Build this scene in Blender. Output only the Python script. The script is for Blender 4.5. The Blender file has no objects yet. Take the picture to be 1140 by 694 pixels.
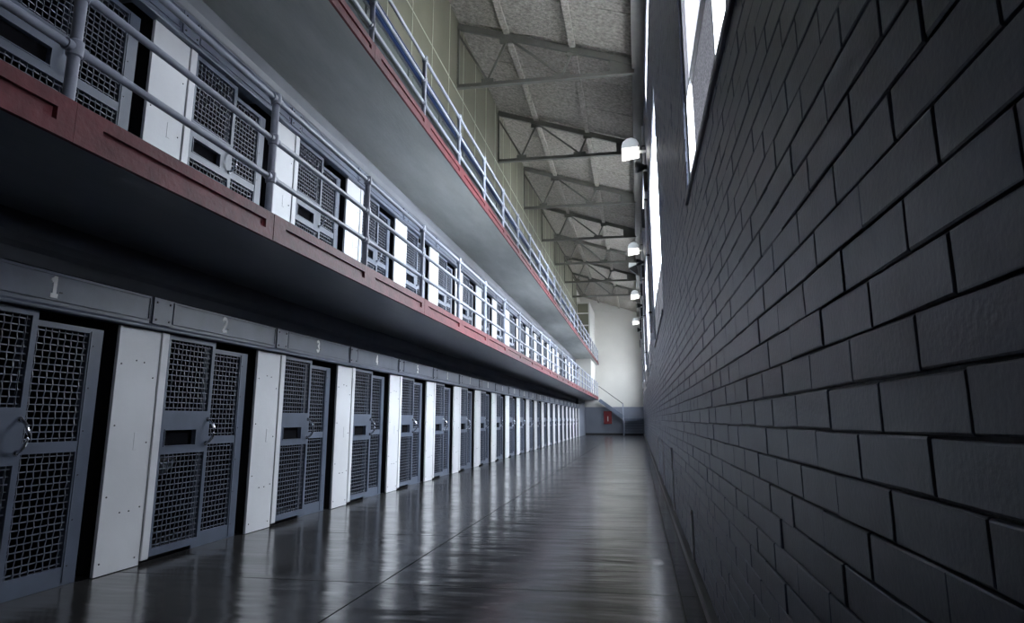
import bpy, bmesh, math, random
from mathutils import Vector, Matrix

random.seed(11)
SC = bpy.context.scene
COL = SC.collection

# ------------------------------------------------------------------ camera
# world: X across the hall (right wall positive), Y along the hall, Z up, metres
EYE = Vector((0.0, 0.0, 1.25))
FOC = 770.0                      # focal length in pixels of the 1140 px wide frame
PITCH, YAW = math.radians(11.546), math.radians(10.171)
c_, s_ = math.cos(YAW), math.sin(YAW)
RIGHT = Vector((c_, s_, 0))
FLAT = Vector((-s_, c_, 0))
FWD = FLAT * math.cos(PITCH) + Vector((0, 0, math.sin(PITCH)))
UP = Vector((0, 0, math.cos(PITCH))) - FLAT * math.sin(PITCH)
cam_data = bpy.data.cameras.new('camera')
cam = bpy.data.objects.new('camera', cam_data)
COL.objects.link(cam)
cam_data.sensor_width = 36.0
cam_data.lens = FOC / 1140.0 * 36.0
cam_data.shift_y = -37.0 / 1140.0
cam_data.clip_start = 0.05
cam_data.clip_end = 400
M3 = Matrix((RIGHT, UP, -FWD)).transposed()
cam.matrix_world = Matrix.Translation(EYE) @ M3.to_4x4()
SC.camera = cam

# ------------------------------------------------------------------ world, exposure
world = bpy.data.worlds.new('overcast_sky')
SC.world = world
world.use_nodes = True
bg = world.node_tree.nodes['Background']
bg.inputs[0].default_value = (0.85, 0.895, 1.0, 1)
# overcast sky: luminance (1 + 2 sin(elevation)) / 3
_N, _L = world.node_tree.nodes, world.node_tree.links
_tc = _N.new('ShaderNodeTexCoord')
_sx = _N.new('ShaderNodeSeparateXYZ')
_L.new(_tc.outputs['Generated'], _sx.inputs[0])
_mr = _N.new('ShaderNodeMapRange')
_mr.inputs['From Min'].default_value = 0.0
_mr.inputs['From Max'].default_value = 1.0
_mr.inputs['To Min'].default_value = 16.0 / 3
_mr.inputs['To Max'].default_value = 16.0
_L.new(_sx.outputs['Z'], _mr.inputs['Value'])
_L.new(_mr.outputs[0], bg.inputs[1])
SC.view_settings.view_transform = 'Standard'
SC.view_settings.look = 'None'
SC.view_settings.gamma = 1.0
SC.view_settings.use_curve_mapping = False
SC.view_settings.exposure = 1.35
try:
    SC.cycles.max_bounces = 10
    SC.cycles.diffuse_bounces = 6
    SC.cycles.glossy_bounces = 4
    SC.cycles.transparent_max_bounces = 12
    SC.cycles.caustics_reflective = False
    SC.cycles.caustics_refractive = False
    SC.cycles.sample_clamp_indirect = 8.0
except Exception:
    pass

# ------------------------------------------------------------------ key measures
A = -4.34      # plane of the cell fronts
B = -3.10      # front of the lower gallery
B3 = -3.14     # front of the upper gallery
R = 0.43       # face of the brick wall
PITCH_Y = 2.2225
Y0 = 5.21      # near edge of the white panel between doors 1 and 2
TIER = 2.90
FAR = 59.1
NEAR = -4.0
CELL_END = Y0 + 21 * PITCH_Y
WIN = [(1.60, 5.22)] + [(10.72 + 10.86 * k, 16.0 + 10.86 * k) for k in range(4)] + [(54.16, 56.8)]  # the last window is added to light the far wall
WZ0, WZ1 = 2.905, 6.6            # tall windows
UZ0, UZ1 = 8.45, 9.25            # upper strip windows

# daylight enters through the windows: portals guide the sky light
for i, (ya, yb) in enumerate(WIN):
    for (za, zb) in ((WZ0, WZ1), (UZ0, UZ1))[:1 if i == 0 else 2]:
        ld = bpy.data.lights.new('window_portal', 'AREA')
        ld.shape = 'RECTANGLE'
        ld.size = yb - ya
        ld.size_y = zb - za
        ld.cycles.is_portal = True
        lo = bpy.data.objects.new('window_portal', ld)
        COL.objects.link(lo)
        lo.matrix_world = Matrix.Translation((R + 0.13, (ya + yb) / 2, (za + zb) / 2)) @ \
            Matrix(((0, 0, 1), (1, 0, 0), (0, 1, 0))).to_4x4()

# ------------------------------------------------------------------ materials
def mat(name, col, rough=0.5, var=0.08, scale=6.0, bump=0.0, bscale=60.0, metal=0.0,
        col2=None, spec=0.5, detail=5.0, bdist=0.004, rvar=0.0, stretch=None):
    m = bpy.data.materials.new(name)
    m.use_nodes = True
    nt = m.node_tree
    N, L = nt.nodes, nt.links
    bs = N['Principled BSDF']
    tc = N.new('ShaderNodeTexCoord')
    mp = N.new('ShaderNodeMapping')
    L.new(tc.outputs['Object'], mp.inputs[0])
    oi = N.new('ShaderNodeObjectInfo')
    ad = N.new('ShaderNodeVectorMath')
    ad.operation = 'ADD'
    sc_ = N.new('ShaderNodeVectorMath')
    sc_.operation = 'SCALE'
    L.new(oi.outputs['Location'], sc_.inputs[0])
    sc_.inputs['Scale'].default_value = 1.0
    L.new(mp.outputs[0], ad.inputs[0])
    L.new(sc_.outputs[0], ad.inputs[1])
    if stretch:
        mp.inputs['Scale'].default_value = stretch
    no = N.new('ShaderNodeTexNoise')
    no.inputs['Scale'].default_value = scale
    no.inputs['Detail'].default_value = detail
    no.inputs['Roughness'].default_value = 0.6
    L.new(ad.outputs[0], no.inputs['Vector'])
    rp = N.new('ShaderNodeValToRGB')
    rp.color_ramp.elements[0].position = 0.3
    rp.color_ramp.elements[1].position = 0.72
    c2 = col2 or tuple(min(1, x * (1 + var)) for x in col)
    c1 = tuple(x * (1 - var) for x in col)
    rp.color_ramp.elements[0].color = (*c1, 1)
    rp.color_ramp.elements[1].color = (*c2, 1)
    L.new(no.outputs[0], rp.inputs[0])
    L.new(rp.outputs[0], bs.inputs['Base Color'])
    bs.inputs['Roughness'].default_value = rough
    bs.inputs['Metallic'].default_value = metal
    bs.inputs['Specular IOR Level'].default_value = spec
    if rvar:
        mr = N.new('ShaderNodeMapRange')
        mr.inputs['To Min'].default_value = max(0.02, rough - rvar)
        mr.inputs['To Max'].default_value = rough + rvar
        L.new(no.outputs[0], mr.inputs['Value'])
        L.new(mr.outputs[0], bs.inputs['Roughness'])
    if bump:
        nb = N.new('ShaderNodeTexNoise')
        nb.inputs['Scale'].default_value = bscale
        nb.inputs['Detail'].default_value = 3
        L.new(ad.outputs[0], nb.inputs['Vector'])
        bp = N.new('ShaderNodeBump')
        bp.inputs['Strength'].default_value = bump
        bp.inputs['Distance'].default_value = bdist
        L.new(nb.outputs[0], bp.inputs['Height'])
        L.new(bp.outputs[0], bs.inputs['Normal'])
    return m

def floor_mat():
    m = mat('polished_concrete', (0.036, 0.035, 0.0345), rough=0.17, var=0.4, scale=1.3, rvar=0.09, spec=0.36)
    nt = m.node_tree
    N, L = nt.nodes, nt.links
    bs = N['Principled BSDF']
    geo = N.new('ShaderNodeNewGeometry')
    mp = N.new('ShaderNodeMapping')
    mp.inputs['Scale'].default_value = (0.9, 3.0, 1)
    L.new(geo.outputs['Position'], mp.inputs[0])
    n1 = N.new('ShaderNodeTexNoise')
    n1.inputs['Scale'].default_value = 1.2
    n1.inputs['Detail'].default_value = 2
    L.new(mp.outputs[0], n1.inputs['Vector'])
    n2 = N.new('ShaderNodeTexNoise')
    n2.inputs['Scale'].default_value = 9
    n2.inputs['Detail'].default_value = 4
    L.new(mp.outputs[0], n2.inputs['Vector'])
    b1 = N.new('ShaderNodeBump')
    b1.inputs['Strength'].default_value = 0.5
    b1.inputs['Distance'].default_value = 0.018
    L.new(n1.outputs[0], b1.inputs['Height'])
    b2 = N.new('ShaderNodeBump')
    b2.inputs['Strength'].default_value = 0.35
    b2.inputs['Distance'].default_value = 0.0012
    L.new(n2.outputs[0], b2.inputs['Height'])
    L.new(b1.outputs[0], b2.inputs['Normal'])
    L.new(b2.outputs[0], bs.inputs['Normal'])
    return m

def clear_glass():
    m = bpy.data.materials.new('clear_glass')
    m.use_nodes = True
    nt = m.node_tree
    N, L = nt.nodes, nt.links
    N.remove(N['Principled BSDF'])
    tr = N.new('ShaderNodeBsdfTransparent')
    tr.inputs[0].default_value = (0.93, 0.95, 0.95, 1)
    gl = N.new('ShaderNodeBsdfGlossy')
    gl.inputs['Roughness'].default_value = 0.02
    mx = N.new('ShaderNodeMixShader')
    mx.inputs[0].default_value = 0.03
    L.new(tr.outputs[0], mx.inputs[1])
    L.new(gl.outputs[0], mx.inputs[2])
    L.new(mx.outputs[0], N['Material Output'].inputs[0])
    return m

def frosted_glass(name, lo, hi, nscale):
    m = bpy.data.materials.new(name)
    m.use_nodes = True
    nt = m.node_tree
    N, L = nt.nodes, nt.links
    N.remove(N['Principled BSDF'])
    tc = N.new('ShaderNodeTexCoord')
    no = N.new('ShaderNodeTexNoise')
    no.inputs['Scale'].default_value = nscale
    no.inputs['Detail'].default_value = 3
    L.new(tc.outputs['Object'], no.inputs['Vector'])
    rp = N.new('ShaderNodeValToRGB')
    rp.color_ramp.elements[0].position = 0.35
    rp.color_ramp.elements[1].position = 0.7
    rp.color_ramp.elements[0].color = (lo, lo, lo * 1.03, 1)
    rp.color_ramp.elements[1].color = (hi, hi, hi * 1.03, 1)
    L.new(no.outputs[0], rp.inputs[0])
    tl = N.new('ShaderNodeBsdfTranslucent')
    L.new(rp.outputs[0], tl.inputs[0])
    df = N.new('ShaderNodeBsdfGlossy')
    df.inputs['Roughness'].default_value = 0.4
    df.inputs[0].default_value = (0.25, 0.25, 0.26, 1)
    mx = N.new('ShaderNodeMixShader')
    mx.inputs[0].default_value = 0.2
    L.new(tl.outputs[0], mx.inputs[1])
    L.new(df.outputs[0], mx.inputs[2])
    L.new(mx.outputs[0], N['Material Output'].inputs[0])
    return m

def glow(name, col, st):
    m = mat(name, col, rough=0.3)
    bs = m.node_tree.nodes['Principled BSDF']
    bs.inputs['Emission Color'].default_value = (1, 0.98, 0.93, 1)
    bs.inputs['Emission Strength'].default_value = st
    return m

def roof_mat():
    m = mat('sprayed_roof_board', (0.31, 0.288, 0.255), rough=0.9, var=0.45, scale=11, bump=1.0, bscale=26, bdist=0.03)
    return m

M = dict(
    white=mat('white_panel_paint', (0.74, 0.745, 0.765), rough=0.38, var=0.05, scale=1.6, bump=0.15, bscale=25),
    steel=mat('blue_grey_steel_paint', (0.105, 0.126, 0.172), rough=0.38, var=0.14, scale=3.0, bump=0.08, bscale=60),
    wire=mat('wire_paint', (0.11, 0.126, 0.165), rough=0.4, var=0.12, scale=9),
    header=mat('header_steel_paint', (0.118, 0.136, 0.185), rough=0.4, var=0.2, scale=2.0, bump=0.1, bscale=40),
    header_green=mat('grey_green_header_paint', (0.075, 0.085, 0.078), rough=0.45, var=0.14, scale=2.0),
    rail=mat('railing_paint', (0.32, 0.345, 0.42), rough=0.33, var=0.10, scale=7, bump=0.2, bscale=30),
    chrome=mat('worn_steel', (0.55, 0.57, 0.62), rough=0.25, metal=0.9, scale=20),
    red=mat('red_curb_paint', (0.135, 0.024, 0.029), rough=0.55, spec=0.3, var=0.3, scale=5, bump=0.5, bscale=22, bdist=0.008),
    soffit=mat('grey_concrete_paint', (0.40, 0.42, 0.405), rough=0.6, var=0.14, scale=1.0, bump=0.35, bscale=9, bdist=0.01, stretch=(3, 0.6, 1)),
    soffit_shaded=mat('shaded_concrete_paint', (0.29, 0.31, 0.36), rough=0.3, var=0.12, scale=1.0, bump=0.3, bscale=8, bdist=0.008, stretch=(3, 0.6, 1)),  # darker copy of the upper slab's concrete, shade put into its colour
    cove=mat('dark_cove_paint', (0.19, 0.20, 0.23), rough=0.6, var=0.15, scale=1.0),
    brick=mat('blue_grey_brick_paint', (0.112, 0.130, 0.190), rough=0.36, spec=0.4, var=0.14, scale=9, bump=0.25, bscale=75, bdist=0.004),
    mortar=mat('painted_mortar', (0.075, 0.082, 0.105), rough=0.6, var=0.2, scale=30, bump=0.6, bscale=60),
    dark=mat('shade_dark_paint', (0.018, 0.020, 0.026), rough=0.7, var=0.2, scale=3),  # near-black: the shade inside the cells is put into this colour
    black=mat('black_metal', (0.012, 0.012, 0.014), rough=0.4),
    void=mat('matt_black', (0.010, 0.010, 0.012), rough=1.0, spec=0.0),
    bolt=mat('dark_bolt', (0.05, 0.052, 0.06), rough=0.4, metal=0.5),
    olive=mat('olive_board', (0.135, 0.130, 0.092), rough=0.65, var=0.13, scale=0.8, bump=0.1, bscale=20),
    seam=mat('pale_batten', (0.42, 0.42, 0.34), rough=0.6),
    blue=mat('blue_duct_paint', (0.018, 0.045, 0.135), rough=0.4, var=0.15),
    roof=roof_mat(),
    truss=mat('truss_steel_paint', (0.115, 0.112, 0.10), rough=0.5, var=0.12, scale=4),
    farwall=mat('pale_block_paint', (0.60, 0.585, 0.545), rough=0.6, var=0.05, scale=0.7),
    farblue=mat('blue_grey_wall_paint', (0.20, 0.22, 0.27), rough=0.45, var=0.1, scale=0.8),
    cabinet=mat('red_cabinet_paint', (0.22, 0.010, 0.014), rough=0.35),
    digit=mat('white_stencil_paint', (0.9, 0.9, 0.9), rough=0.5),
    frame=mat('window_frame_paint', (0.78, 0.78, 0.80), rough=0.35),
    sill=mat('sill_paint', (0.16, 0.17, 0.20), rough=0.4),
    ceramic=mat('white_ceramic', (0.75, 0.76, 0.80), rough=0.2),
    blanket=mat('pale_blanket', (0.45, 0.46, 0.52), rough=0.9, var=0.2),
    ground=mat('added_bounce_ground', (0.55, 0.54, 0.52), rough=0.9),  # pale tone chosen so the unseen ground bounces light onto the roof
    lampbody=mat('lamp_enamel', (0.82, 0.83, 0.82), rough=0.25),
    lens=glow('lit_lamp_lens', (0.9, 0.9, 0.85), 1.2),
    floor=floor_mat(),
    clear=clear_glass(),
    frost=frosted_glass('frosted_glass', 0.05, 0.24, 70),
    milk=frosted_glass('dimming_milky_glass', 0.30, 0.34, 3),  # guessed upper panes of the first window, chosen to keep the near end dim
)

# ------------------------------------------------------------------ mesh helpers
class MB:
    def __init__(self):
        self.v, self.f = [], []

    def box(self, x0, x1, y0, y1, z0, z1):
        n = len(self.v)
        self.v += [(x0, y0, z0), (x1, y0, z0), (x1, y1, z0), (x0, y1, z0),
                   (x0, y0, z1), (x1, y0, z1), (x1, y1, z1), (x0, y1, z1)]
        self.f += [(n, n + 3, n + 2, n + 1), (n + 4, n + 5, n + 6, n + 7), (n, n + 1, n + 5, n + 4),
                   (n + 1, n + 2, n + 6, n + 5), (n + 2, n + 3, n + 7, n + 6), (n + 3, n, n + 4, n + 7)]
        return self

    def prism_y(self, prof, y0, y1):
        """profile [(x,z)...] extruded along Y"""
        n, k = len(self.v), len(prof)
        self.v += [(x, y0, z) for x, z in prof] + [(x, y1, z) for x, z in prof]
        self.f.append(tuple(range(n, n + k)))
        self.f.append(tuple(range(n + 2 * k - 1, n + k - 1, -1)))
        for i in range(k):
            j = (i + 1) % k
            self.f.append((n + i, n + k + i, n + k + j, n + j))
        return self

    def prism_x(self, prof, x0, x1):
        n, k = len(self.v), len(prof)
        self.v += [(x0, y, z) for y, z in prof] + [(x1, y, z) for y, z in prof]
        self.f.append(tuple(range(n, n + k)))
        self.f.append(tuple(range(n + 2 * k - 1, n + k - 1, -1)))
        for i in range(k):
            j = (i + 1) % k
            self.f.append((n + i, n + k + i, n + k + j, n + j))
        return self

    def tube(self, pts, r, seg=10, cap=True):
        """tube through points; r a number or one per point"""
        pts = [Vector(p) for p in pts]
        rs = r if isinstance(r, (list, tuple)) else [r] * len(pts)
        base = len(self.v)
        d0 = (pts[1] - pts[0]).normalized()
        up = Vector((0, 0, 1)) if abs(d0.z) < 0.9 else Vector((1, 0, 0))
        for i, p in enumerate(pts):
            d = (pts[min(i + 1, len(pts) - 1)] - pts[max(i - 1, 0)])
            if d.length < 1e-9:
                d = d0
            d.normalize()
            u = up - d * up.dot(d)
            u.normalize()
            w = d.cross(u)
            for s in range(seg):
                a = 2 * math.pi * (s + 0.5) / seg
                self.v.append(tuple(p + (u * math.cos(a) + w * math.sin(a)) * rs[i]))
        for i in range(len(pts) - 1):
            for s in range(seg):
                a, b = base + i * seg + s, base + i * seg + (s + 1) % seg
                self.f.append((a, b, b + seg, a + seg))
        if cap:
            self.f.append(tuple(range(base + seg - 1, base - 1, -1)))
            e = base + (len(pts) - 1) * seg
            self.f.append(tuple(range(e, e + seg)))
        return self

    def bar(self, p, q, w, h, up=(0, 0, 1)):
        """rectangular bar from p to q"""
        p, q = Vector(p), Vector(q)
        d = (q - p).normalized()
        u = Vector(up) - d * Vector(up).dot(d)
        u.normalize()
        s = d.cross(u)
        n = len(self.v)
        for e in (p, q):
            for a, b in ((-1, -1), (1, -1), (1, 1), (-1, 1)):
                self.v.append(tuple(e + s * (a * w / 2) + u * (b * h / 2)))
        self.f += [(n, n + 1, n + 2, n + 3), (n + 7, n + 6, n + 5, n + 4)]
        for i in range(4):
            j = (i + 1) % 4
            self.f.append((n + i, n + 4 + i, n + 4 + j, n + j))
        return self

    def mesh(self, name, m, smooth=False, bevel=0.0, segs=1):
        me = bpy.data.meshes.new(name)
        me.from_pydata(self.v, [], self.f)
        bm = bmesh.new()
        bm.from_mesh(me)
        if bevel:
            es = [e for e in bm.edges if len(e.link_faces) == 2 and e.calc_face_angle(0) > 0.5]
            bmesh.ops.bevel(bm, geom=es, offset=bevel, segments=segs, affect='EDGES', profile=0.6)
        bmesh.ops.recalc_face_normals(bm, faces=bm.faces)
        bm.to_mesh(me)
        bm.free()
        if smooth:
            for p in me.polygons:
                p.use_smooth = True
            try:
                me.set_sharp_from_angle(angle=math.radians(40))
            except Exception:
                pass
        me.materials.append(m)
        return me

    def obj(self, name, m, parent=None, **kw):
        return link(name, self.mesh(name, m, **kw), parent)


def link(name, me, parent=None, loc=None):
    o = bpy.data.objects.new(name, me)
    COL.objects.link(o)
    if parent:
        o.parent = parent
    if loc:
        o.location = loc
    return o

def tag(o, label, cat, group=None):
    o['label'] = label
    o['category'] = cat
    if group:
        o['group'] = group
    return o

def thing(name, label, cat, loc=(0, 0, 0), group=None):
    o = link(name, None, None, loc)
    o.empty_display_size = 0.1
    return tag(o, label, cat, group)

def struct(o, label, cat):
    o['kind'] = 'structure'
    return tag(o, label, cat)

def dup(root, loc, label):
    r = root.copy()
    COL.objects.link(r)
    r.location = loc
    r['label'] = label
    for ch in list(root.children):
        c = ch.copy()
        COL.objects.link(c)
        c.parent = r
        for g in list(ch.children):
            d = g.copy()
            COL.objects.link(d)
            d.parent = c
    return r

ORD = ['first', 'second', 'third', 'fourth', 'fifth', 'sixth', 'seventh', 'eighth', 'ninth', 'tenth', 'eleventh',
       'twelfth', 'thirteenth', 'fourteenth', 'fifteenth', 'sixteenth', 'seventeenth', 'eighteenth', 'nineteenth',
       'twentieth', 'twenty-first', 'twenty-second', 'twenty-third', 'twenty-fourth', 'twenty-fifth', 'twenty-sixth']

def project(p):
    v = Vector(p) - EYE
    z = v.dot(FWD)
    if z < 0.05:
        return None
    return 570 + FOC * v.dot(RIGHT) / z, 310 - FOC * v.dot(UP) / z

# ------------------------------------------------------------------ the setting: ground outside and floor
gnd = MB().box(R + 0.5, 120, -90, 160, -0.5, -0.3).obj('ground', M['ground'])  # unseen ground, added to shape the sky light bounced through the windows
struct(gnd, 'added pale ground outside the windows that bounces light inside', 'ground')

fl = MB().box(-6.9, R + 0.4, NEAR - 0.2, FAR + 0.3, -0.30, -0.02).obj('floor', M['black'])
struct(fl, 'polished dark concrete floor of the cell hall in large slabs', 'floor')
xs = [-6.8, A - 0.05, -2.02, 0.25, R + 0.02]
ys, yy = [NEAR], 5.48 - 2.25 * 4
while yy < FAR - 0.4:
    ys.append(yy)
    yy += 2.25
ys.append(FAR)
for i in range(len(xs) - 1):
    for j in range(len(ys) - 1):
        g = 0.006
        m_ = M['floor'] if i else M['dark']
        w = MB().box(xs[i] + g, xs[i + 1] - g, ys[j] + g, ys[j + 1] - g, -0.06, 0.0)
        w.obj('floor_slab', m_, fl)

# ------------------------------------------------------------------ right wall
backing = MB()
X0b, X1b = R + 0.010, R + 0.085
backing.box(X0b, X1b, NEAR, FAR, -0.02, WZ0)
backing.box(X0b, X1b, NEAR, FAR, WZ1, UZ0)
backing.box(X0b, X1b, NEAR, FAR, UZ1, 10.35)
edges = [NEAR] + [y for w in WIN for y in w] + [FAR]
for i in range(0, len(edges), 2):
    for za, zb in ((WZ0, WZ1), (UZ0, UZ1)):
        if i == 0 and za == UZ0:
            backing.box(X0b, X1b, edges[0], edges[2], za, zb)
            continue
        if i == 2 and za == UZ0:
            pass
        backing.box(X0b, X1b, edges[i], edges[i + 1], za, zb)
wall_right = backing.obj('wall_right', M['mortar'])
struct(wall_right, 'long blue-grey painted brick wall with tall windows above', 'wall')

BL, BH = 0.3475, 0.0941
JW = 0.0055
def brick_proto(i):
    rnd = random.Random(100 + i)
    hl, hh = (BL - JW) / 2, (BH - JW) / 2
    bm = bmesh.new()
    bmesh.ops.create_cube(bm, size=1.0)
    for v in bm.verts:
        v.co = Vector((v.co.x * 0.040, v.co.y * 2 * hl, v.co.z * 2 * hh))
    front = [e for e in bm.edges if all(v.co.x < 0 for v in e.verts)]
    bmesh.ops.bevel(bm, geom=front, offset=0.0035, segments=2, affect='EDGES', profile=0.5)
    for v in bm.verts:
        v.co += Vector((rnd.uniform(-.0008, .0008), rnd.uniform(-.0012, .0012), rnd.uniform(-.0012, .0012)))
    bm.faces.ensure_lookup_table()
    back = [f for f in bm.faces if f.normal.x > 0.9]
    bmesh.ops.delete(bm, geom=back, context='FACES')
    me = bpy.data.meshes.new('brick')
    bm.to_mesh(me)
    bm.free()
    me.materials.append(M['brick'])
    return me
protos = [brick_proto(i) for i in range(8)]

def clip_segments(y0, y1, z):
    """remove window openings from a brick course"""
    segs = [(y0, y1)]
    if WZ0 - 0.01 < z < WZ1 + 0.01 or UZ0 - 0.01 < z < UZ1 + 0.01:
        out = []
        for a, b in segs:
            cur = [(a, b)]
            for wa, wb in (WIN if z < UZ0 - 0.5 else WIN[1:]):
                nxt = []
                for p, q in cur:
                    if q <= wa or p >= wb:
                        nxt.append((p, q))
                    else:
                        if p < wa:
                            nxt.append((p, wa))
                        if q > wb:
                            nxt.append((wb, q))
                cur = nxt
            out += cur
        segs = out
    return [(a, b) for a, b in segs if b - a > 0.04]

full, cut = [], []
nrow = int(10.3 / BH)
zoff = 1.2255 - 13 * BH
for r_ in range(nrow):
    zc = zoff + (r_ + 0.5) * BH
    if zc < 0.02:
        continue
    y = 1.014 - 0.5 * JW + (0 if r_ % 2 else 0.150) - BL * (15 if zc < WZ0 else 3)
    while y < FAR:
        jit = random.uniform(-0.006, 0.006)
        for a, b in clip_segments(y, min(y + BL, FAR), zc):
            if abs((b - a) - BL) < 1e-4:
                full.append((a + BL / 2 + jit * 0.5, zc))
            else:
                cut.append((a, b, zc))
        y += BL
def seen_area(yc, zc):
    ps = [project((R, yc + sy * BL / 2, zc + sz * BH / 2)) for sy, sz in ((-1, -1), (1, -1), (1, 1), (-1, 1))]
    if any(p is None for p in ps):
        return 0
    if not any(0 < p[0] < 1140 and 0 < p[1] < 694 for p in ps):
        return 0
    ps = [(min(max(p[0], 0), 1140), min(max(p[1], 0), 694)) for p in ps]
    return abs(sum(ps[i][0] * ps[(i + 1) % 4][1] - ps[(i + 1) % 4][0] * ps[i][1] for i in range(4)) / 2)
full.sort(key=lambda t: -seen_area(*t))
near_bricks, rest = full[:295], full[295:]
for yc, zc in near_bricks:
    o = link('brick', random.choice(protos), wall_right)
    o.location = (R + 0.0185 + random.uniform(-0.0015, 0.0022), yc, zc + random.uniform(-0.0015, 0.0015))
    o.rotation_euler = (random.uniform(-0.006, 0.006), 0, random.uniform(-0.004, 0.004))
V, Fc = [], []
def add_brick(a, b, zc):
    dx = random.uniform(-0.0015, 0.0025)
    x0, x1 = R + dx, R + 0.03
    y0, y1, z0, z1 = a + JW / 2, b - JW / 2, zc - (BH - JW) / 2, zc + (BH - JW) / 2
    e = 0.003
    n = len(V)
    V.extend([(x1, y0, z0), (x1, y1, z0), (x1, y1, z1), (x1, y0, z1),
              (x0 + e, y0, z0), (x0 + e, y1, z0), (x0 + e, y1, z1), (x0 + e, y0, z1),
              (x0, y0 + e, z0 + e), (x0, y1 - e, z0 + e), (x0, y1 - e, z1 - e), (x0, y0 + e, z1 - e)])
    for k in (0, 4):
        for i in range(4):
            j = (i + 1) % 4
            Fc.append((n + k + j, n + k + i, n + k + 4 + i, n + k + 4 + j))
    Fc.append((n + 8, n + 11, n + 10, n + 9))
for yc, zc in rest:
    add_brick(yc - BL / 2, yc + BL / 2, zc)
for a, b, zc in cut:
    add_brick(a, b, zc)
me = bpy.data.meshes.new('brick_courses')
me.from_pydata(V, [], Fc)
me.materials.append(M['brick'])
bo = link('brick_courses', me, wall_right)
bo['kind'] = 'stuff'

bb = MB().box(R - 0.05, R + 0.02, NEAR, FAR, -0.02, 0.075).obj('baseboard_right', M['black'], bevel=0.006)
struct(bb, 'black painted kerb along the foot of the brick wall', 'baseboard')

# windows in the right wall
def window(n, ya, yb, za, zb, rows, cols, frosted_rows, label):
    root = link('window_%d' % n, None)
    root.empty_display_size = 0.1
    struct(root, label, 'window')
    xg = R + (0.055 if n == 1 else 0.03)                       # glass plane
    t, dp = 0.035, (0.030 if n == 1 else 0.012)
    mb = MB()
    mb.box(xg - dp, xg + 0.02, ya, ya + t, za, zb)
    mb.box(xg - dp, xg + 0.02, yb - t, yb, za, zb)
    mb.box(xg - dp, xg + 0.02, ya + t, yb - t, za, za + t)
    mb.box(xg - dp, xg + 0.02, ya + t, yb - t, zb - t, zb)
    mb.obj('window_frame', M['frame'], root, bevel=0.003)
    zs = rows
    xo = xg + (0.018 if n == 1 else 0.006)
    cs = [ya + (yb - ya) * i / cols for i in range(cols + 1)]
    for c in cs[1:-1]:
        MB().box(xg - dp, xo, c - 0.018, c + 0.018, za + t, zb - t).obj('mullion', M['frame'], root)
    for z in zs[1:-1]:
        MB().box(xg - dp * 0.9, xo, ya + t, yb - t, z - 0.018, z + 0.018).obj('transom', M['frame'], root)
    for i in range(cols):
        for j in range(len(zs) - 1):
            p0, p1 = cs[i] + 0.017, cs[i + 1] - 0.017
            frosted = j < frosted_rows
            m_ = M['frost'] if frosted else (M['milk'] if n == 1 else M['clear'])
            if frosted and n == 1:            # added clear strip, its sky stands in for the brightly lit mullion face
                MB().box(xg - 0.003, xg + 0.003, p1 - 0.24, p1, zs[j] + 0.017, zs[j + 1] - 0.017).obj('pane', M['clear'], root)
                p1 -= 0.245
            MB().box(xg - 0.003, xg + 0.003, p0, p1, zs[j] + 0.017, zs[j + 1] - 0.017).obj('pane', m_, root)
    if za < 4:
        MB().box(R - 0.022, xg + 0.02, ya - 0.03, yb + 0.03, za - 0.045, za).obj('window_sill', M['sill'], root, bevel=0.006)
wn = 1
for i, (ya, yb) in enumerate(WIN):
    cols = 2
    window(wn, ya, yb, WZ0, WZ1, [WZ0, 3.73, 4.7, 5.65, WZ1], cols, 1,
           '%s tall steel window of the brick wall, frosted bottom panes' % ORD[i])
    wn += 1
for i, (ya, yb) in list(enumerate(WIN))[1:]:
    cols = 3
    window(wn, ya, yb, UZ0, UZ1, [UZ0, UZ1], cols, 0, 'low strip window under the roof above the %s tall window' % ORD[i])
    wn += 1

# ------------------------------------------------------------------ enclosing walls and cell interiors
wl = MB()
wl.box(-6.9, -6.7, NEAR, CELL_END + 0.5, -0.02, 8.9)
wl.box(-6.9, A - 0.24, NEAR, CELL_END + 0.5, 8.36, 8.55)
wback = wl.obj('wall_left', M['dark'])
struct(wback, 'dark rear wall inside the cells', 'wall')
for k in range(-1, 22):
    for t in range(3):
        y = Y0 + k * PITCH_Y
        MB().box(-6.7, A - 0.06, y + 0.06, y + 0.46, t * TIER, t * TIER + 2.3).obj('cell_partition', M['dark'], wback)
we = MB().box(-6.9, R + 0.38, NEAR - 0.2, NEAR, -0.02, 12).obj('wall_near', M['dark'])  # unseen wall, made dark so the near end gets less light
struct(we, 'added dark end wall behind the viewer that dims the near hall', 'wall')
wn_ = MB().box(-6.9, A, NEAR, Y0 - PITCH_Y, -0.02, 8.9).obj('wall_left_near', M['dark'])  # unseen plain wall, made dark so less light bounces onto the near bricks
struct(wn_, 'added dark wall before the first cell that dims the near hall', 'wall')

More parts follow.
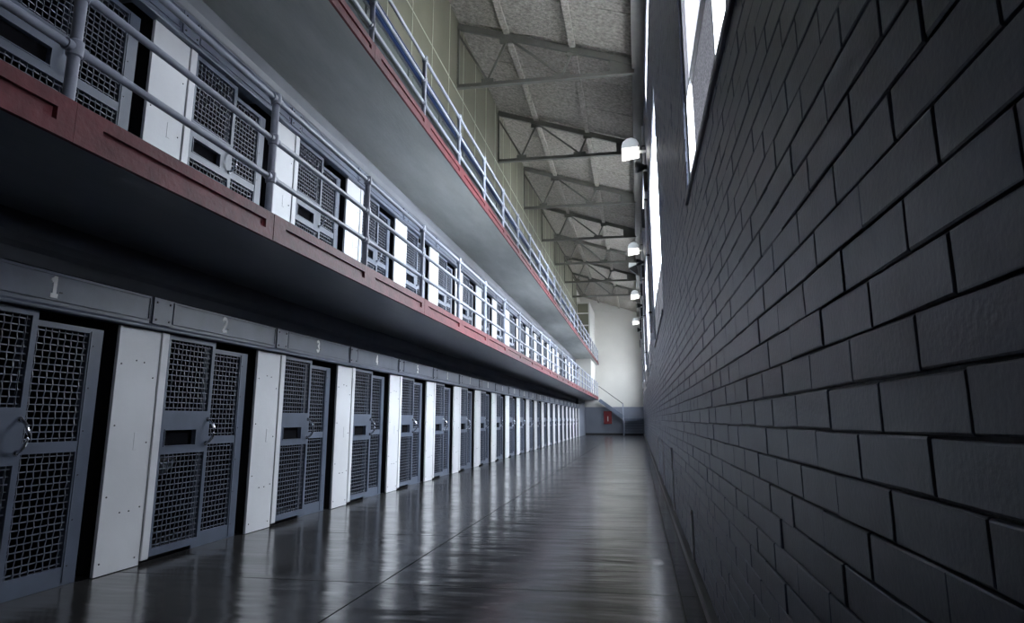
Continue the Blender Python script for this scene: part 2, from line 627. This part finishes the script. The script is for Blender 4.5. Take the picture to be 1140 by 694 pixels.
# ------------------------------------------------------------------ galleries (slabs)
def gallery(z, bx, m, name, label, yend):
    prof = [(bx - 0.028, z + 0.001), (bx - 0.028, z + 0.11), (-6.7, z + 0.11), (-6.7, z + 0.001)]
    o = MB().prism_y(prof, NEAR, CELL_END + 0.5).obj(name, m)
    prof = [(-4.53, z + 0.002), (-6.7, z + 0.002), (-6.7, z - 0.45), (-4.66, z - 0.45), (-4.66, z - 0.36),
            (-4.62, z - 0.36), (-4.60, z - 0.26), (-4.56, z - 0.22), (-4.53, z - 0.16)]
    MB().prism_y(prof, NEAR, CELL_END + 0.5).obj('cove_beam', M['cove'], o)
    struct(o, label, 'gallery floor')
    MB().box(bx - 0.14, bx - 0.029, NEAR, yend - 0.5, z + 0.11, z + 0.208).obj('kerb', m, o)
    e = MB().box(A - 0.6, bx - 0.028, CELL_END + 0.5, yend, z, z + 0.11)
    e.obj('landing_slab', m, o)
    return o
Z2, Z3 = 2.79, 5.735
g2 = gallery(Z2, B, M['soffit_shaded'], 'floor_gallery_lower', 'shade-toned concrete gallery slab above the ground floor cells', 57.4)
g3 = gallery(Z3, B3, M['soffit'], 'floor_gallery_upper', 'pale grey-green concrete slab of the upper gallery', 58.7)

def curb(z, bx, name, label, ph, yend, top):
    root = link(name, None)
    root.empty_display_size = 0.1
    struct(root, label, 'trim')
    h = top - z
    L_ = PITCH_Y - 0.004
    g0, g1 = 0.21, PITCH_Y - 0.13          # recess span
    za, zb = h * 0.34, h * 0.66
    xi = bx - 0.024
    mb = MB()
    mb.v = [(bx, 0, 0), (bx, L_, 0), (bx, L_, h), (bx, 0, h), (bx, g0, za), (bx, g1, za), (bx, g1, zb), (bx, g0, zb),
            (xi, g0 + 0.01, za + 0.006), (xi, g1 - 0.01, za + 0.006), (xi, g1 - 0.01, zb), (xi, g0 + 0.01, zb),
            (bx - 0.03, 0, 0), (bx - 0.03, L_, 0), (bx - 0.03, L_, h), (bx - 0.03, 0, h)]
    for q in range(4):
        r2 = (q + 1) % 4
        mb.f += [(q, r2, 4 + r2, 4 + q), (4 + q, 4 + r2, 8 + r2, 8 + q), (12 + q, 12 + r2, r2, q)]
    mb.f += [(8, 9, 10, 11), (15, 14, 13, 12)]
    me = mb.mesh('curb_block', M['red'])
    y = ph - PITCH_Y * 2
    while y + PITCH_Y < yend + 1.0:
        o = link('curb_block', me, root, (random.uniform(-.002, .002), y, z))
        y += PITCH_Y
    return root
curb(Z2, B, 'trim_1', 'red painted edge beam of the lower gallery with sunk panels', 3.19, 57.0, 3.03)
curb(Z3, B3, 'trim_2', 'red painted edge beam of the upper gallery with sunk panels', 3.19, 57.8, 5.95)

def railing(bx, zb, zr, name, label, yend):
    root = thing(name, label, 'railing', (bx - 0.055, 0, zb))
    prev = None
    n = int((yend - 0.95) / PITCH_Y) + 1
    pm = MB()
    pm.tube([(0, 0, 0), (0, 0, zr[2] - zb)], 0.034, 14)
    post_me = pm.mesh('post', M['rail'], smooth=True)
    fm = MB()
    hts = []
    for i, z in enumerate(zr):
        c = z - zb
        q = MB()
        q.tube([(0, 0, c - 0.052), (0, 0, c - 0.045), (0, 0, c - 0.03), (0, 0, c + 0.03), (0, 0, c + (0.052 if i == 2 else 0.045)), (0, 0, c + (0.058 if i == 2 else 0.052))],
               [0.037, 0.045, 0.047, 0.047, 0.043 if i == 2 else 0.045, 0.020 if i == 2 else 0.037], 14)
        q.tube([(0, -0.072, c), (0, 0.072, c)], 0.036, 12)
        hts.append(q.mesh('pipe_fitting', M['rail'], smooth=True))
    sm = MB().tube([(0, 0.0, 0), (0, PITCH_Y, 0)], 0.0265, 12).mesh('rail', M['rail'], smooth=True)
    for k in range(n):
        y = 3.172 + (k - 1) * PITCH_Y
        p = link('post', post_me, root, (0, y, 0))
        for me in hts:
            f = link('pipe_fitting', me, p)
        if k < n - 1:
            for z in zr:
                link('rail', sm, root, (0, y, z - zb))
    return root
railing(B, 3.03, (3.365, 3.725, 4.112), 'guard_railing', 'grey pipe railing of the lower gallery above the red edge', 57.6)
railing(B3, 5.95, (6.20, 6.585, 6.955), 'guard_railing', 'grey pipe railing of the upper gallery under the roof', 58.9)

# ------------------------------------------------------------------ cell fronts
def wire_screen(w, h, nx, nz, r=0.0052):
    """woven crimped wire panel in the YZ plane, origin at its lower near corner"""
    mb = MB()
    px, pz = w / nx, h / nz
    a = 0.0045
    for j in range(nz):
        z = (j + 0.5) * pz
        pts = []
        for i in range(nx * 2 + 1):
            s = 0 if i % 2 == 0 else (1 if ((i // 2 + j) % 2) else -1)
            pts.append((a * s, i * px / 2, z))
        mb.tube(pts, r * 1.15, 4, cap=False)
    for i in range(nx):
        y = (i + 0.5) * px
        pts = []
        for j in range(nz * 2 + 1):
            s = 0 if j % 2 == 0 else (-1 if ((i + j // 2) % 2) else 1)
            pts.append((a * s, y, j * pz / 2))
        mb.tube(pts, r, 4, cap=False)
    return mb.mesh('mesh_screen', M['wire'])

def arc_handle():
    mb = MB()
    pts = []
    for i in range(13):
        t = i / 12
        pts.append((0.012 + 0.075 * math.sin(math.pi * t) ** 0.6, 0.0, -0.115 + 0.23 * t))
    mb.tube(pts, 0.0125, 8)
    return mb.mesh('handle', M['chrome'], smooth=True)

# --- sliding door: origin at its near bottom corner on the floor
D_W = 0.76
def make_door(label):
    t = thing('cell_door', label, 'door', group='mesh cell doors')
    x0, x1 = -0.05, -0.004
    mb = MB()
    mb.box(x0, x1, 0, 0.040, 0.05, 2.045)
    mb.box(x0, x1, D_W - 0.052, D_W, 0.05, 2.045)
    mb.box(x0, x1, 0.040, D_W - 0.052, 1.998, 2.045)
    mb.box(x0, x1, 0.040, D_W - 0.052, 0.05, 0.112)
    # solid lock plate with the slot cut out of it
    sy0, sy1, sz0, sz1 = 0.075, 0.538, 1.008, 1.152
    mb.box(x0, x1, 0.040, D_W - 0.052, sz1, 1.333)
    mb.box(x0, x1, 0.040, D_W - 0.052, 0.932, sz0)
    mb.box(x0, x1, 0.040, sy0, sz0, sz1)
    mb.box(x0, x1, sy1, D_W - 0.052, sz0, sz1)
    mb.obj('door_frame', M['steel'], t)
    link('mesh_screen', wire_screen(0.668, 0.665, 11, 13), t, (-0.027, 0.040, 1.333))
    link('mesh_screen', wire_screen(0.668, 0.82, 11, 16), t, (-0.027, 0.040, 0.112))
    s = MB()
    e = 0.008
    s.box(x1 - 0.002, x1 + 0.006, sy0 - e, sy1 + e, sz1, sz1 + e)
    s.box(x1 - 0.002, x1 + 0.006, sy0 - e, sy1 + e, sz0 - e, sz0)
    s.box(x1 - 0.002, x1 + 0.006, sy0 - e, sy0, sz0, sz1)
    s.box(x1 - 0.002, x1 + 0.006, sy1, sy1 + e, sz0, sz1)
    so = s.obj('food_slot', M['steel'], t)
    MB().box(-0.048, -0.044, sy0, sy1, sz0, sz1).obj('slot_shade_sheet', M['void'], so)  # black sheet stands in for the shaded interior seen through the slot
    ho = link('handle', arc_handle(), t, (x1, D_W - 0.045, 1.133))
    hm = MB()
    for z in (-0.118, 0.118):
        hm.tube([(-0.002, 0, z), (0.006, 0, z), (0.018, 0, z)], [0.024, 0.024, 0.014], 10)
    hm.obj('handle_mount', M['chrome'], ho, smooth=True)
    return t

# --- fixed screen beside the door: origin at the near edge of the screen
S_W = 0.775
def make_screen(label):
    t = thing('fixed_screen', label, 'screen', group='fixed mesh screens')
    x0, x1 = -0.105, -0.065
    mb = MB()
    mb.box(x0, x1, 0, 0.05, 0.0, 1.985)
    mb.box(x0, x1, S_W - 0.150, S_W, 0.0, 1.985)
    mb.box(x0, x1, 0.05, S_W - 0.150, 1.942, 1.985)
    mb.box(x0, x1, 0.05, S_W - 0.150, 1.0, 1.082)
    mb.box(x0, x1, 0.05, S_W - 0.150, 0.0, 0.137)
    f = mb.obj('screen_frame', M['steel'], t)
    MB().box(x1, x1 + 0.006, S_W - 0.135, S_W - 0.075, 0.02, 1.96).obj('cover_strip', M['steel'], f)
    w = S_W - 0.200
    link('mesh_screen', wire_screen(w, 0.86, 9, 17), t, (-0.085, 0.05, 1.082))
    link('mesh_screen', wire_screen(w, 0.863, 9, 17), t, (-0.085, 0.05, 0.137))
    for i in range(6):
        z = 0.14 + i * 0.34
        MB().tube([(x1, S_W - 0.105, z), (x1 + 0.009, S_W - 0.105, z)], 0.0065, 6).obj('rivet', M['bolt'], t)
    return t

# --- white panel between the doors
def make_panel(label):
    t = thing('partition_panel', label, 'panel', group='white partition panels')
    MB().box(-0.03, 0, 0, 0.525, 0.004, 2.045).obj('panel_sheet', M['white'], t, bevel=0.003)
    MB().box(-0.03, 0.014, 0.527, 0.628, 0.035, 2.045).obj('jamb_post', M['white'], t, bevel=0.006)
    for (y, z) in ((0.05, 1.72), (0.05, 1.2), (0.05, 0.62), (0.05, 0.10), (0.46, 1.62), (0.46, 1.05), (0.46, 0.5), (0.46, 0.08),
                   (0.23, 1.76), (0.33, 1.75), (0.22, 0.48), (0.33, 0.48)):
        MB().tube([(0, y, z), (0.005, y, z)], 0.007, 6).obj('bolt', M['bolt'], t)
    MB().box(0, 0.003, 0.30, 0.345, 0.99, 1.14).obj('access_plate', M['white'], t, bevel=0.001)
    return t

# --- steel header with number plate
def make_header(label, paint='header'):
    t = thing('door_header', label, 'header', group='steel door headers')
    h = MB()
    h.box(-0.06, 0.035, 0.305, 0.305 + PITCH_Y - 0.006, 2.085, 2.345)
    h.obj('header_beam', M[paint], t, bevel=0.004)
    MB().prism_y([(-0.04, 2.052), (0.052, 2.052), (0.058, 2.062), (0.058, 2.074), (0.040, 2.096), (-0.04, 2.096)], 0.305, 0.305 + PITCH_Y - 0.002).obj('bottom_rail', M[paint], t)
    p = MB()
    y0, y1, z0, z1, e = 0.605, 0.305 + PITCH_Y - 0.022, 2.128, 2.332, 0.012
    p.box(0.034, 0.047, y0, y1, z1 - e, z1)
    p.box(0.034, 0.047, y0, y1, z0, z0 + e)
    p.box(0.034, 0.047, y0, y0 + e, z0 + e, z1 - e)
    p.box(0.034, 0.047, y1 - e, y1, z0 + e, z1 - e)
    p.box(0.034, 0.039, y0 + e, y1 - e, z0 + e, z1 - e)
    p.obj('number_plate', M[paint], t)
    j = MB().box(0.034, 0.050, 0.318, 0.585, 2.100, 2.343).obj('joint_plate', M[paint], t, bevel=0.003)
    for y in (0.36, 0.54):
        for z in (2.14, 2.30):
            MB().tube([(0.05, y, z), (0.058, y, z)], 0.011, 6).obj('bolt', M['bolt'], j)
    return t

DOOR_OFF, SCR_OFF = 0.632, 1.335

CARD = ['one', 'two', 'three', 'four', 'five', 'six']
def where(t, n):
    """words that single out cell n on tier t"""
    return '%s cell from the left on the %s' % (ORD[n - 1], 'ground floor' if t == 0 else 'lower gallery')

d0 = s0 = p0 = h0 = h3 = None
def place(proto, maker, label, loc):
    if proto is None:
        o = maker(label)
        o.location = loc
        return o, o
    return proto, dup(proto, loc, label)

def arc(cx, cz, rx, rz, a0, a1, n=9):
    return [(cx + rx * math.cos(math.radians(a0 + (a1 - a0) * i / n)), cz + rz * math.sin(math.radians(a0 + (a1 - a0) * i / n))) for i in range(n + 1)]
STROKES = {   # painted digits drawn as broad strokes in a 0.55 x 1 cell
    '1': [[(0.30, 0.02), (0.30, 0.96)], [(0.32, 0.92), (0.10, 0.78)], [(0.12, 0.03), (0.48, 0.03)]],
    '2': [arc(0.28, 0.73, 0.21, 0.22, 165, -35) + [(0.08, 0.05)], [(0.06, 0.05), (0.52, 0.05)]],
    '3': [arc(0.27, 0.74, 0.20, 0.21, 150, -90), arc(0.27, 0.28, 0.22, 0.24, 90, -150)],
    '4': [[(0.38, 0.0), (0.38, 0.97), (0.04, 0.28), (0.54, 0.28)]],
    '5': [[(0.48, 0.94), (0.12, 0.94), (0.10, 0.54)], arc(0.26, 0.32, 0.22, 0.27, 120, -145)],
    '6': [arc(0.28, 0.28, 0.20, 0.24, 180, -180, 14), arc(0.46, 0.30, 0.38, 0.66, 180, 95)],
    '7': [[(0.05, 0.94), (0.50, 0.94), (0.20, 0.0)]],
    '8': [arc(0.28, 0.73, 0.18, 0.21, 0, 360, 14), arc(0.28, 0.27, 0.21, 0.23, 0, 360, 14)],
    '9': [arc(0.28, 0.70, 0.20, 0.24, 0, 360, 14), arc(0.10, 0.68, 0.38, 0.66, 0, -85)],
    '0': [arc(0.28, 0.49, 0.20, 0.45, 0, 360, 16)],
}
def number_mesh(txt):
    mb = MB()
    hgt, wd, lift = 0.150, 0.034, 0.0
    for i, ch in enumerate(txt):
        oy = (i - len(txt) / 2) * 0.66 * hgt
        for st_ in STROKES[ch]:
            for (ya, za), (yb, zb) in zip(st_[:-1], st_[1:]):
                lift += 0.00008            # keeps overlapping strokes from sharing a plane
                p, q = Vector((lift, oy + ya * hgt, za * hgt)), Vector((lift, oy + yb * hgt, zb * hgt))
                d = (q - p).normalized() * wd * 0.22
                mb.bar(p - d, q + d, 0.002, wd, up=Vector((1, 0, 0)).cross(d))
    return mb.mesh('number', M['digit'])

headers = {}
for t in range(3):
    z = t * TIER
    for k in range(-1, 21):
        n = k + 2
        y = Y0 + k * PITCH_Y
        if t < 2:
            d0, _ = place(d0, make_door, 'blue-grey sliding mesh door with slot, ' + where(t, n), (A, y + DOOR_OFF, z))
            s0, _ = place(s0, make_screen, 'fixed wire screen beside the door, ' + where(t, n), (A, y + SCR_OFF, z))
            p0, _ = place(p0, make_panel, 'white metal panel left of the door, ' + where(t, n), (A, y, z))
            h0, ho = place(h0, make_header, ('steel header stencilled number %s, ' % CARD[n - 1] if t == 0 and n < 7 else 'steel header over the door, ') + where(t, n), (A, y, z))
        else:
            h3, ho = place(h3, lambda l: make_header(l, 'header_green'), 'grey-green steel header along the upper gallery, %s bay from the left' % ORD[n - 1], (A, y, z - 0.0))
        headers[(t, n)] = ho
    y = Y0 + 21 * PITCH_Y
    if t < 2:
        p0, _ = place(p0, make_panel, 'white metal panel at the far end of the %s' % ('ground floor cells' if t == 0 else 'lower gallery cells'), (A, y, z))
for n in range(1, 23):
    link('number', number_mesh(str(n)), headers[(0, n)], (0.0405, 1.455, 2.160))
    MB().box(0.038, 0.044, 1.50, 1.525, 2.19, 2.20).obj('plate_catch', M['black'], headers[(0, n)])

# ------------------------------------------------------------------ upper left wall: boards, blue duct
wu = MB().box(A - 0.25, A - 0.03, NEAR, CELL_END + 0.45, 8.35, 11.9).obj('wall_left_upper', M['seam'])
struct(wu, 'olive board wall above the upper gallery with pale seams', 'wall')
w3 = MB().box(A - 0.2, A - 0.02, NEAR, CELL_END + 0.45, 5.85, 7.86).obj('wall_left_gallery', M['dark'])  # dark colour stands in for the shaded gap above the hidden doors
struct(w3, 'plain wall of the upper gallery, painted dark as the shaded gap', 'wall')
y = 12.483 - 1.43 * 8
while y < CELL_END:
    for za, zb in ((8.50, 9.62), (9.65, 11.9)):
        MB().box(A - 0.035, A - 0.012, y + 0.014, min(y + 1.43, CELL_END + 0.4) - 0.014, za, zb).obj('wall_board', M['olive'], wu)
    MB().box(A - 0.014, A - 0.003, y - 0.013, y + 0.013, 8.50, 11.9).obj('seam_batten', M['seam'], wu)
    y += 1.43
MB().box(A - 0.014, A - 0.003, NEAR, CELL_END + 0.4, 9.622, 9.648).obj('seam_batten', M['seam'], wu)
dt = thing('blue_duct', 'long blue ribbed duct above the upper gallery cells', 'duct', (A, 0, 8.03))
MB().box(0.012, 0.06, 3.2, CELL_END, 0.24, 0.46).obj('duct_body', M['blue'], dt)
dt.location.z = 8.03 - 0.0
for i in range(4):
    MB().box(0.055, 0.085, 3.2, CELL_END, 0.25 + i * 0.055, 0.272 + i * 0.055).obj('rib', M['blue'], dt)
MB().box(A - 0.03, A + 0.01, NEAR, CELL_END + 0.45, 8.2, 8.36).obj('back_board', M['dark'], wu)

# ------------------------------------------------------------------ roof
def roof_z(x):
    return 11.62 + (x - A) * (10.08 - 11.62) / (R - A)
ceil = link('ceiling', None)
ceil.empty_display_size = 0.1
struct(ceil, 'sloping roof lined with rough sprayed grey boards', 'ceiling')
xs3 = [A - 0.3, -3.03, -1.33, R + 0.38]
y = 16.1 - 1.81 * 11
while y < FAR + 0.2:
    for i in range(3):
        xa, xb = xs3[i], xs3[i + 1]
        mb = MB()
        ya, yb = y + 0.020, y + 1.81 - 0.020
        za, zb = roof_z(xa), roof_z(xb)
        dz = random.uniform(-0.008, 0.008)
        mb.prism_y([(xa, za + dz), (xb, zb + dz), (xb, zb + 0.07), (xa, za + 0.07)], ya, yb).obj('roof_board', M['roof'], ceil)
    y += 1.81
MB().prism_y([(xs3[0], roof_z(xs3[0]) + 0.075), (xs3[3], roof_z(xs3[3]) + 0.075), (xs3[3], roof_z(xs3[3]) + 0.2), (xs3[0], roof_z(xs3[0]) + 0.2)],
             NEAR - 0.2, FAR + 0.3).obj('roof_deck', M['dark'], ceil)
for x in (-3.03, -1.33):
    z = roof_z(x)
    MB().prism_y([(x - 0.075, z - 0.12), (x + 0.075, z - 0.14), (x + 0.075, z + 0.02), (x - 0.075, z + 0.02)], NEAR, FAR).obj('purlin', M['roof'], ceil)
wp = MB().box(0.14, R + 0.03, NEAR, FAR, 9.80, roof_z(0.14) + 0.02).obj('trim_3', M['truss'])
struct(wp, 'grey wall plate beam under the low edge of the roof', 'trim')

# ------------------------------------------------------------------ roof trusses
def make_truss(label):
    t = thing('roof_truss', label, 'truss', group='steel roof trusses')
    xl, xr = A + 0.0, 0.20
    zb = 0.0
    def top(x):
        return roof_z(x) - 9.72 - 0.19
    MB().bar((xl, 0, top(xl)), (xr, 0, top(xr)), 0.10, 0.16).obj('top_chord', M['truss'], t)
    bc = MB()
    bc.box(xl, xr, -0.012, 0.012, -0.06, 0.055)
    bc.box(xl, xr, -0.065, 0.065, -0.065, -0.045)
    bc.obj('bottom_chord', M['truss'], t)
    MB().box(xl - 0.005, xl + 0.05, -0.04, 0.04, 0.05, top(xl)).obj('end_post', M['truss'], t)
    n = [(-3.535, 0.09), (-3.01, top(-3.01) - 0.04), (-1.60, 0.07), (-1.33, top(-1.33) - 0.04)]
    segs = [((xl + 0.03, top(xl) - 0.25), n[0]), (n[0], n[1]), (n[1], n[2]), (n[2], n[3])]
    for p, q in segs:
        MB().bar((p[0], 0, p[1]), (q[0], 0, q[1]), 0.05, 0.055).obj('web_member', M['truss'], t)
    for (x, z), (w, h) in zip(n, ((0.16, 0.10), (0.2, 0.14), (0.2, 0.10), (0.14, 0.12))):
        MB().prism_x([(-0.02, z - h), (0.02, z - h), (0.02, z + h * 0.6), (-0.02, z + h * 0.6)], x - w, x + w).obj('gusset_plate', M['truss'], t)
    g = MB()
    g.v += [(-0.40, -0.018, 0.03), (0.2, -0.018, -0.03), (0.2, -0.018, top(0.2)), (-0.40, -0.018, top(-0.4)),
            (-0.40, 0.018, 0.03), (0.2, 0.018, -0.03), (0.2, 0.018, top(0.2)), (-0.40, 0.018, top(-0.4))]
    g.f += [(0, 1, 2, 3), (7, 6, 5, 4), (0, 4, 5, 1), (1, 5, 6, 2), (2, 6, 7, 3), (3, 7, 4, 0)]
    g.obj('gusset_plate', M['truss'], t)
    return t
t0 = None
for i in range(7):
    names = ['nearest', 'second nearest', 'third', 'fourth', 'fifth', 'sixth', 'farthest']
    lab = 'grey steel roof truss under the sloping roof, %s of seven' % names[i] + (' from the front' if 1 < i < 6 else '')
    t0, o = place(t0, make_truss, lab, (0, 16.12 + 5.42 * i, 9.74 + 0.02 * i))

# ------------------------------------------------------------------ far end
wf = MB().box(-6.9, R + 0.38, FAR, FAR + 0.25, 2.27, 12).obj('wall_far', M['farwall'])
struct(wf, 'pale painted end wall of the hall', 'wall')
MB().box(-6.9, R + 0.38, FAR - 0.006, FAR + 0.25, -0.02, 2.27).obj('painted_dado', M['farblue'], wf)
MB().box(A - 0.3, R, FAR - 0.03, FAR, 0, 0.14).obj('baseboard_far', M['black'], wf)
MB().box(A - 0.3, R + 0.03, FAR - 0.10, FAR, 10.35, 10.55).obj('ledge', M['farwall'], wf)
# block of the stair end: pale wall return above the gallery
bx0, bx1, by0 = A - 0.3, -3.40, CELL_END + 0.62
eb = MB()
eb.box(bx0, bx1, by0, FAR, Z3 + 0.11, 10.1)
eb.box(bx0, bx1, by0, FAR, Z2 + 0.11, Z3)
eb.box(bx0 - 0.2, bx0, CELL_END + 0.3, FAR, -0.02, 12)
wb = eb.obj('wall_end', M['farwall'])
struct(wb, 'pale wall return at the end of the galleries', 'wall')
MB().box(bx0, A - 0.05, CELL_END + 0.50, FAR, -0.02, Z2).obj('wall_return', M['farblue'], wb)
for zb in (6.0, 7.15, 8.33, 9.26):
    zt = {6.0: 7.05, 7.15: 8.23, 8.33: 9.16, 9.26: 9.95}[zb]
    MB().box(A + 0.02, bx1 - 0.10, by0 - 0.02, by0 + 0.01, zb, zt).obj('wall_board', M['olive'], wb)

# stair from the lower gallery down along the far wall
st = thing('stair', 'steel stair from the lower gallery down along the far wall', 'stair', (0, 0, 0))
sy0, sy1 = 57.5, 58.8
for yy in (sy0, sy1):
    MB().bar((-3.10, yy, 2.80), (-1.20, yy, 1.42), 0.05, 0.26).obj('stringer', M['steel'], st)
for i in range(7):
    t = (i + 0.5) / 7
    x, z = -3.10 + 1.9 * t, 2.86 - 1.38 * t
    MB().box(x - 0.14, x + 0.14, sy0, sy1, z, z + 0.035).obj('tread', M['steel'], st)
MB().tube([(-3.12, sy0, 3.92), (-1.21, sy0, 2.50)], 0.028, 8).obj('handrail', M['bolt'], st, smooth=True)
MB().tube([(-1.21, sy0, 0), (-1.21, sy0, 2.50)], 0.045, 10).obj('newel_post', M['rail'], st, smooth=True)
MB().box(-1.2, R - 0.06, sy0, FAR - 0.05, 1.22, 1.31).obj('landing', M['steel'], st)
for i in range(6):
    z = 1.31 - 0.19 * (i + 1)
    y = sy0 - 0.26 * i
    MB().box(-1.12, R - 0.06, y - 0.28, y, z, z + 0.04).obj('tread', M['steel'], st)
for x in (-1.12, R - 0.09):
    MB().bar((x, sy0 - 0.02, 1.14), (x, sy0 - 1.62, 0.08), 0.04, 0.2).obj('stringer', M['steel'], st)

fc = thing('hose_cabinet', 'red fire hose cabinet on the far wall beneath the stair', 'cabinet', (-2.83, FAR - 0.012, 0.885))
MB().box(0, 0.65, -0.16, 0, 0, 1.05).obj('cabinet_body', M['cabinet'], fc, bevel=0.01)
dr = MB().box(0.04, 0.61, -0.175, -0.158, 0.04, 1.01).obj('cabinet_door', M['cabinet'], fc, bevel=0.005)
MB().box(0.29, 0.36, -0.180, -0.174, 0.22, 0.62).obj('door_mark', M['farwall'], dr)

# ------------------------------------------------------------------ lamps and fittings on the brick wall piers
def make_lamp(label):
    t = thing('floodlight', label, 'lamp', group='wall floodlights')
    # local: wall face at x=0, lamp reaches towards -x
    mb = MB()
    pts = [(-0.62, -0.16), (-0.62, 0.10), (-0.58, 0.22), (-0.48, 0.30), (-0.36, 0.32), (-0.24, 0.27), (-0.18, 0.17), (-0.16, 0.06)]
    mb.prism_y([(x, z) for x, z in pts] + [(-0.16, 0.02), (-0.62, -0.02)][:1], -0.20, 0.20)
    mb.obj('housing', M['lampbody'], t, bevel=0.012)
    MB().prism_y([(-0.61, -0.17), (-0.17, -0.10), (-0.17, 0.06), (-0.61, 0.03)], -0.207, 0.19).obj('lens', M['lens'], t)
    MB().box(-0.20, -0.175, -0.215, -0.20, -0.1, 0.1).obj('latch', M['black'], t)
    MB().tube([(-0.20, 0, 0.0), (0.01, 0, 0.0)], 0.045, 10).obj('arm', M['lampbody'], t, smooth=True)
    return t
def make_horn(label):
    t = thing('alarm_horn', label, 'horn', group='black alarm horns')
    MB().tube([(-0.30, 0, 0), (-0.26, 0, 0), (-0.14, 0, 0), (-0.06, 0, 0), (0.01, 0, 0)], [0.15, 0.155, 0.11, 0.06, 0.06], 16).obj('bell', M['black'], t, smooth=True)
    MB().box(-0.10, 0.01, -0.09, 0.09, -0.62, -0.14).obj('control_box', M['black'], t, bevel=0.01)
    return t
def make_box(label):
    t = thing('junction_box', label, 'box', group='grey junction boxes')
    MB().box(-0.14, 0.01, -0.15, 0.15, 0, 0.55).obj('box_body', M['bolt'], t, bevel=0.01)
    MB().box(-0.155, -0.139, -0.135, 0.135, 0.02, 0.53).obj('lid', M['bolt'], t, bevel=0.004)
    return t
def make_conduit(label):
    t = thing('wall_conduit', label, 'conduit', group='vertical conduits')
    MB().tube([(-0.05, 0, 0), (-0.05, 0, 5.6)], 0.035, 10).obj('pipe', M['frame'], t, smooth=True)
    for z in (0.5, 2.0, 3.5, 5.0):
        MB().box(-0.09, 0.01, -0.05, 0.05, z, z + 0.04).obj('clamp', M['bolt'], t)
    return t
lp = hp = bp_ = cp = None
for i in range(4):
    y = 17.2 + 10.86 * i
    w = ['nearest', 'second nearest', 'third nearest', 'farthest'][i]
    lp, _ = place(lp, make_lamp, 'white floodlight high on the brick wall, %s of the four' % w, (R, y, 8.05))
    hp, _ = place(hp, make_horn, 'black round alarm horn on the brick wall, %s of the four' % w, (R, y - 0.45, 7.45))
    bp_, _ = place(bp_, make_box, 'dark junction box on a brick pier, %s of the four' % w, (R, y + 1.6, 6.4))
    cp, _ = place(cp, make_conduit, 'white vertical conduit on a brick pier, %s of the four' % w, (R, y + 0.6, 3.4))
sp = thing('spotlight', 'cream tilted spotlight on an arm below the second nearest floodlight', 'lamp', (R, 28.3, 7.45))
MB().tube([(0.01, 0, 0.12), (-0.35, 0, 0.05)], 0.025, 8).obj('arm', M['lampbody'], sp, smooth=True)
MB().prism_y([(-0.62, -0.10), (-0.28, 0.05), (-0.28, 0.10), (-0.60, 0.12)], -0.16, 0.16).obj('reflector', M['lampbody'], sp, bevel=0.008)
MB().prism_y([(-0.62, -0.12), (-0.28, 0.03), (-0.24, -0.40)], -0.13, 0.13).obj('hood', M['black'], sp)

# guards at the foot of the brick wall
def make_guard(h):
    def f(label):
        t = thing('corner_guard', label, 'guard', group='steel guards on the brick wall')
        MB().box(-0.014, 0.012, -0.03, 0.03, 0.0, h).obj('channel', M['lampbody'], t, bevel=0.004)
        MB().box(-0.018, 0.012, -0.034, 0.034, h - 0.03, h).obj('cap', M['lampbody'], t, bevel=0.003)
        return t
    return f
for i, (y, h) in enumerate(((6.45, 0.40), (9.8, 0.80), (13.4, 0.8), (17.0, 0.8))):
    make_guard(h)('pale steel strip at the foot of the brick wall, %s from the front' % ORD[i]).location = (R, y, 0.077)

# ------------------------------------------------------------------ things glimpsed inside the cells
bk = thing('bunk', 'narrow bunk with a pale blanket inside the cell numbered 1', 'bunk', (-6.6, 3.55, 0))
MB().box(0, 0.75, 0, 1.9, 0.40, 0.46).obj('bunk_frame', M['bolt'], bk)
MB().box(0.02, 0.73, 0.02, 1.88, 0.46, 0.58).obj('mattress', M['blanket'], bk, bevel=0.03)
for x in (0.03, 0.69):
    for yv in (0.03, 1.83):
        MB().box(x, x + 0.04, yv, yv + 0.04, 0, 0.40).obj('leg', M['bolt'], bk)
to = thing('toilet', 'white toilet standing inside the cell numbered 2', 'toilet', (-5.3, 6.45, 0))
MB().tube([(0, 0, 0), (0, 0, 0.16), (0, 0, 0.30), (0, 0, 0.38)], [0.13, 0.11, 0.17, 0.2], 16).obj('bowl', M['ceramic'], to, smooth=True)
MB().tube([(0, 0, 0.382), (0, 0, 0.405)], [0.21, 0.205], 16).obj('seat', M['ceramic'], to, smooth=True)
ws = thing('wash_stand', 'white wash stand with a bent pipe inside the cell numbered 2', 'basin', (-5.35, 6.95, 0))
MB().tube([(0, 0, 0), (0, 0, 0.62), (0, 0.03, 0.68), (0, 0.14, 0.70)], 0.03, 8).obj('pipe', M['ceramic'], ws, smooth=True)
MB().tube([(0, 0.22, 0.66), (0, 0.22, 0.78), (0, 0.22, 0.82)], [0.12, 0.2, 0.21], 14).obj('basin', M['ceramic'], ws, smooth=True)
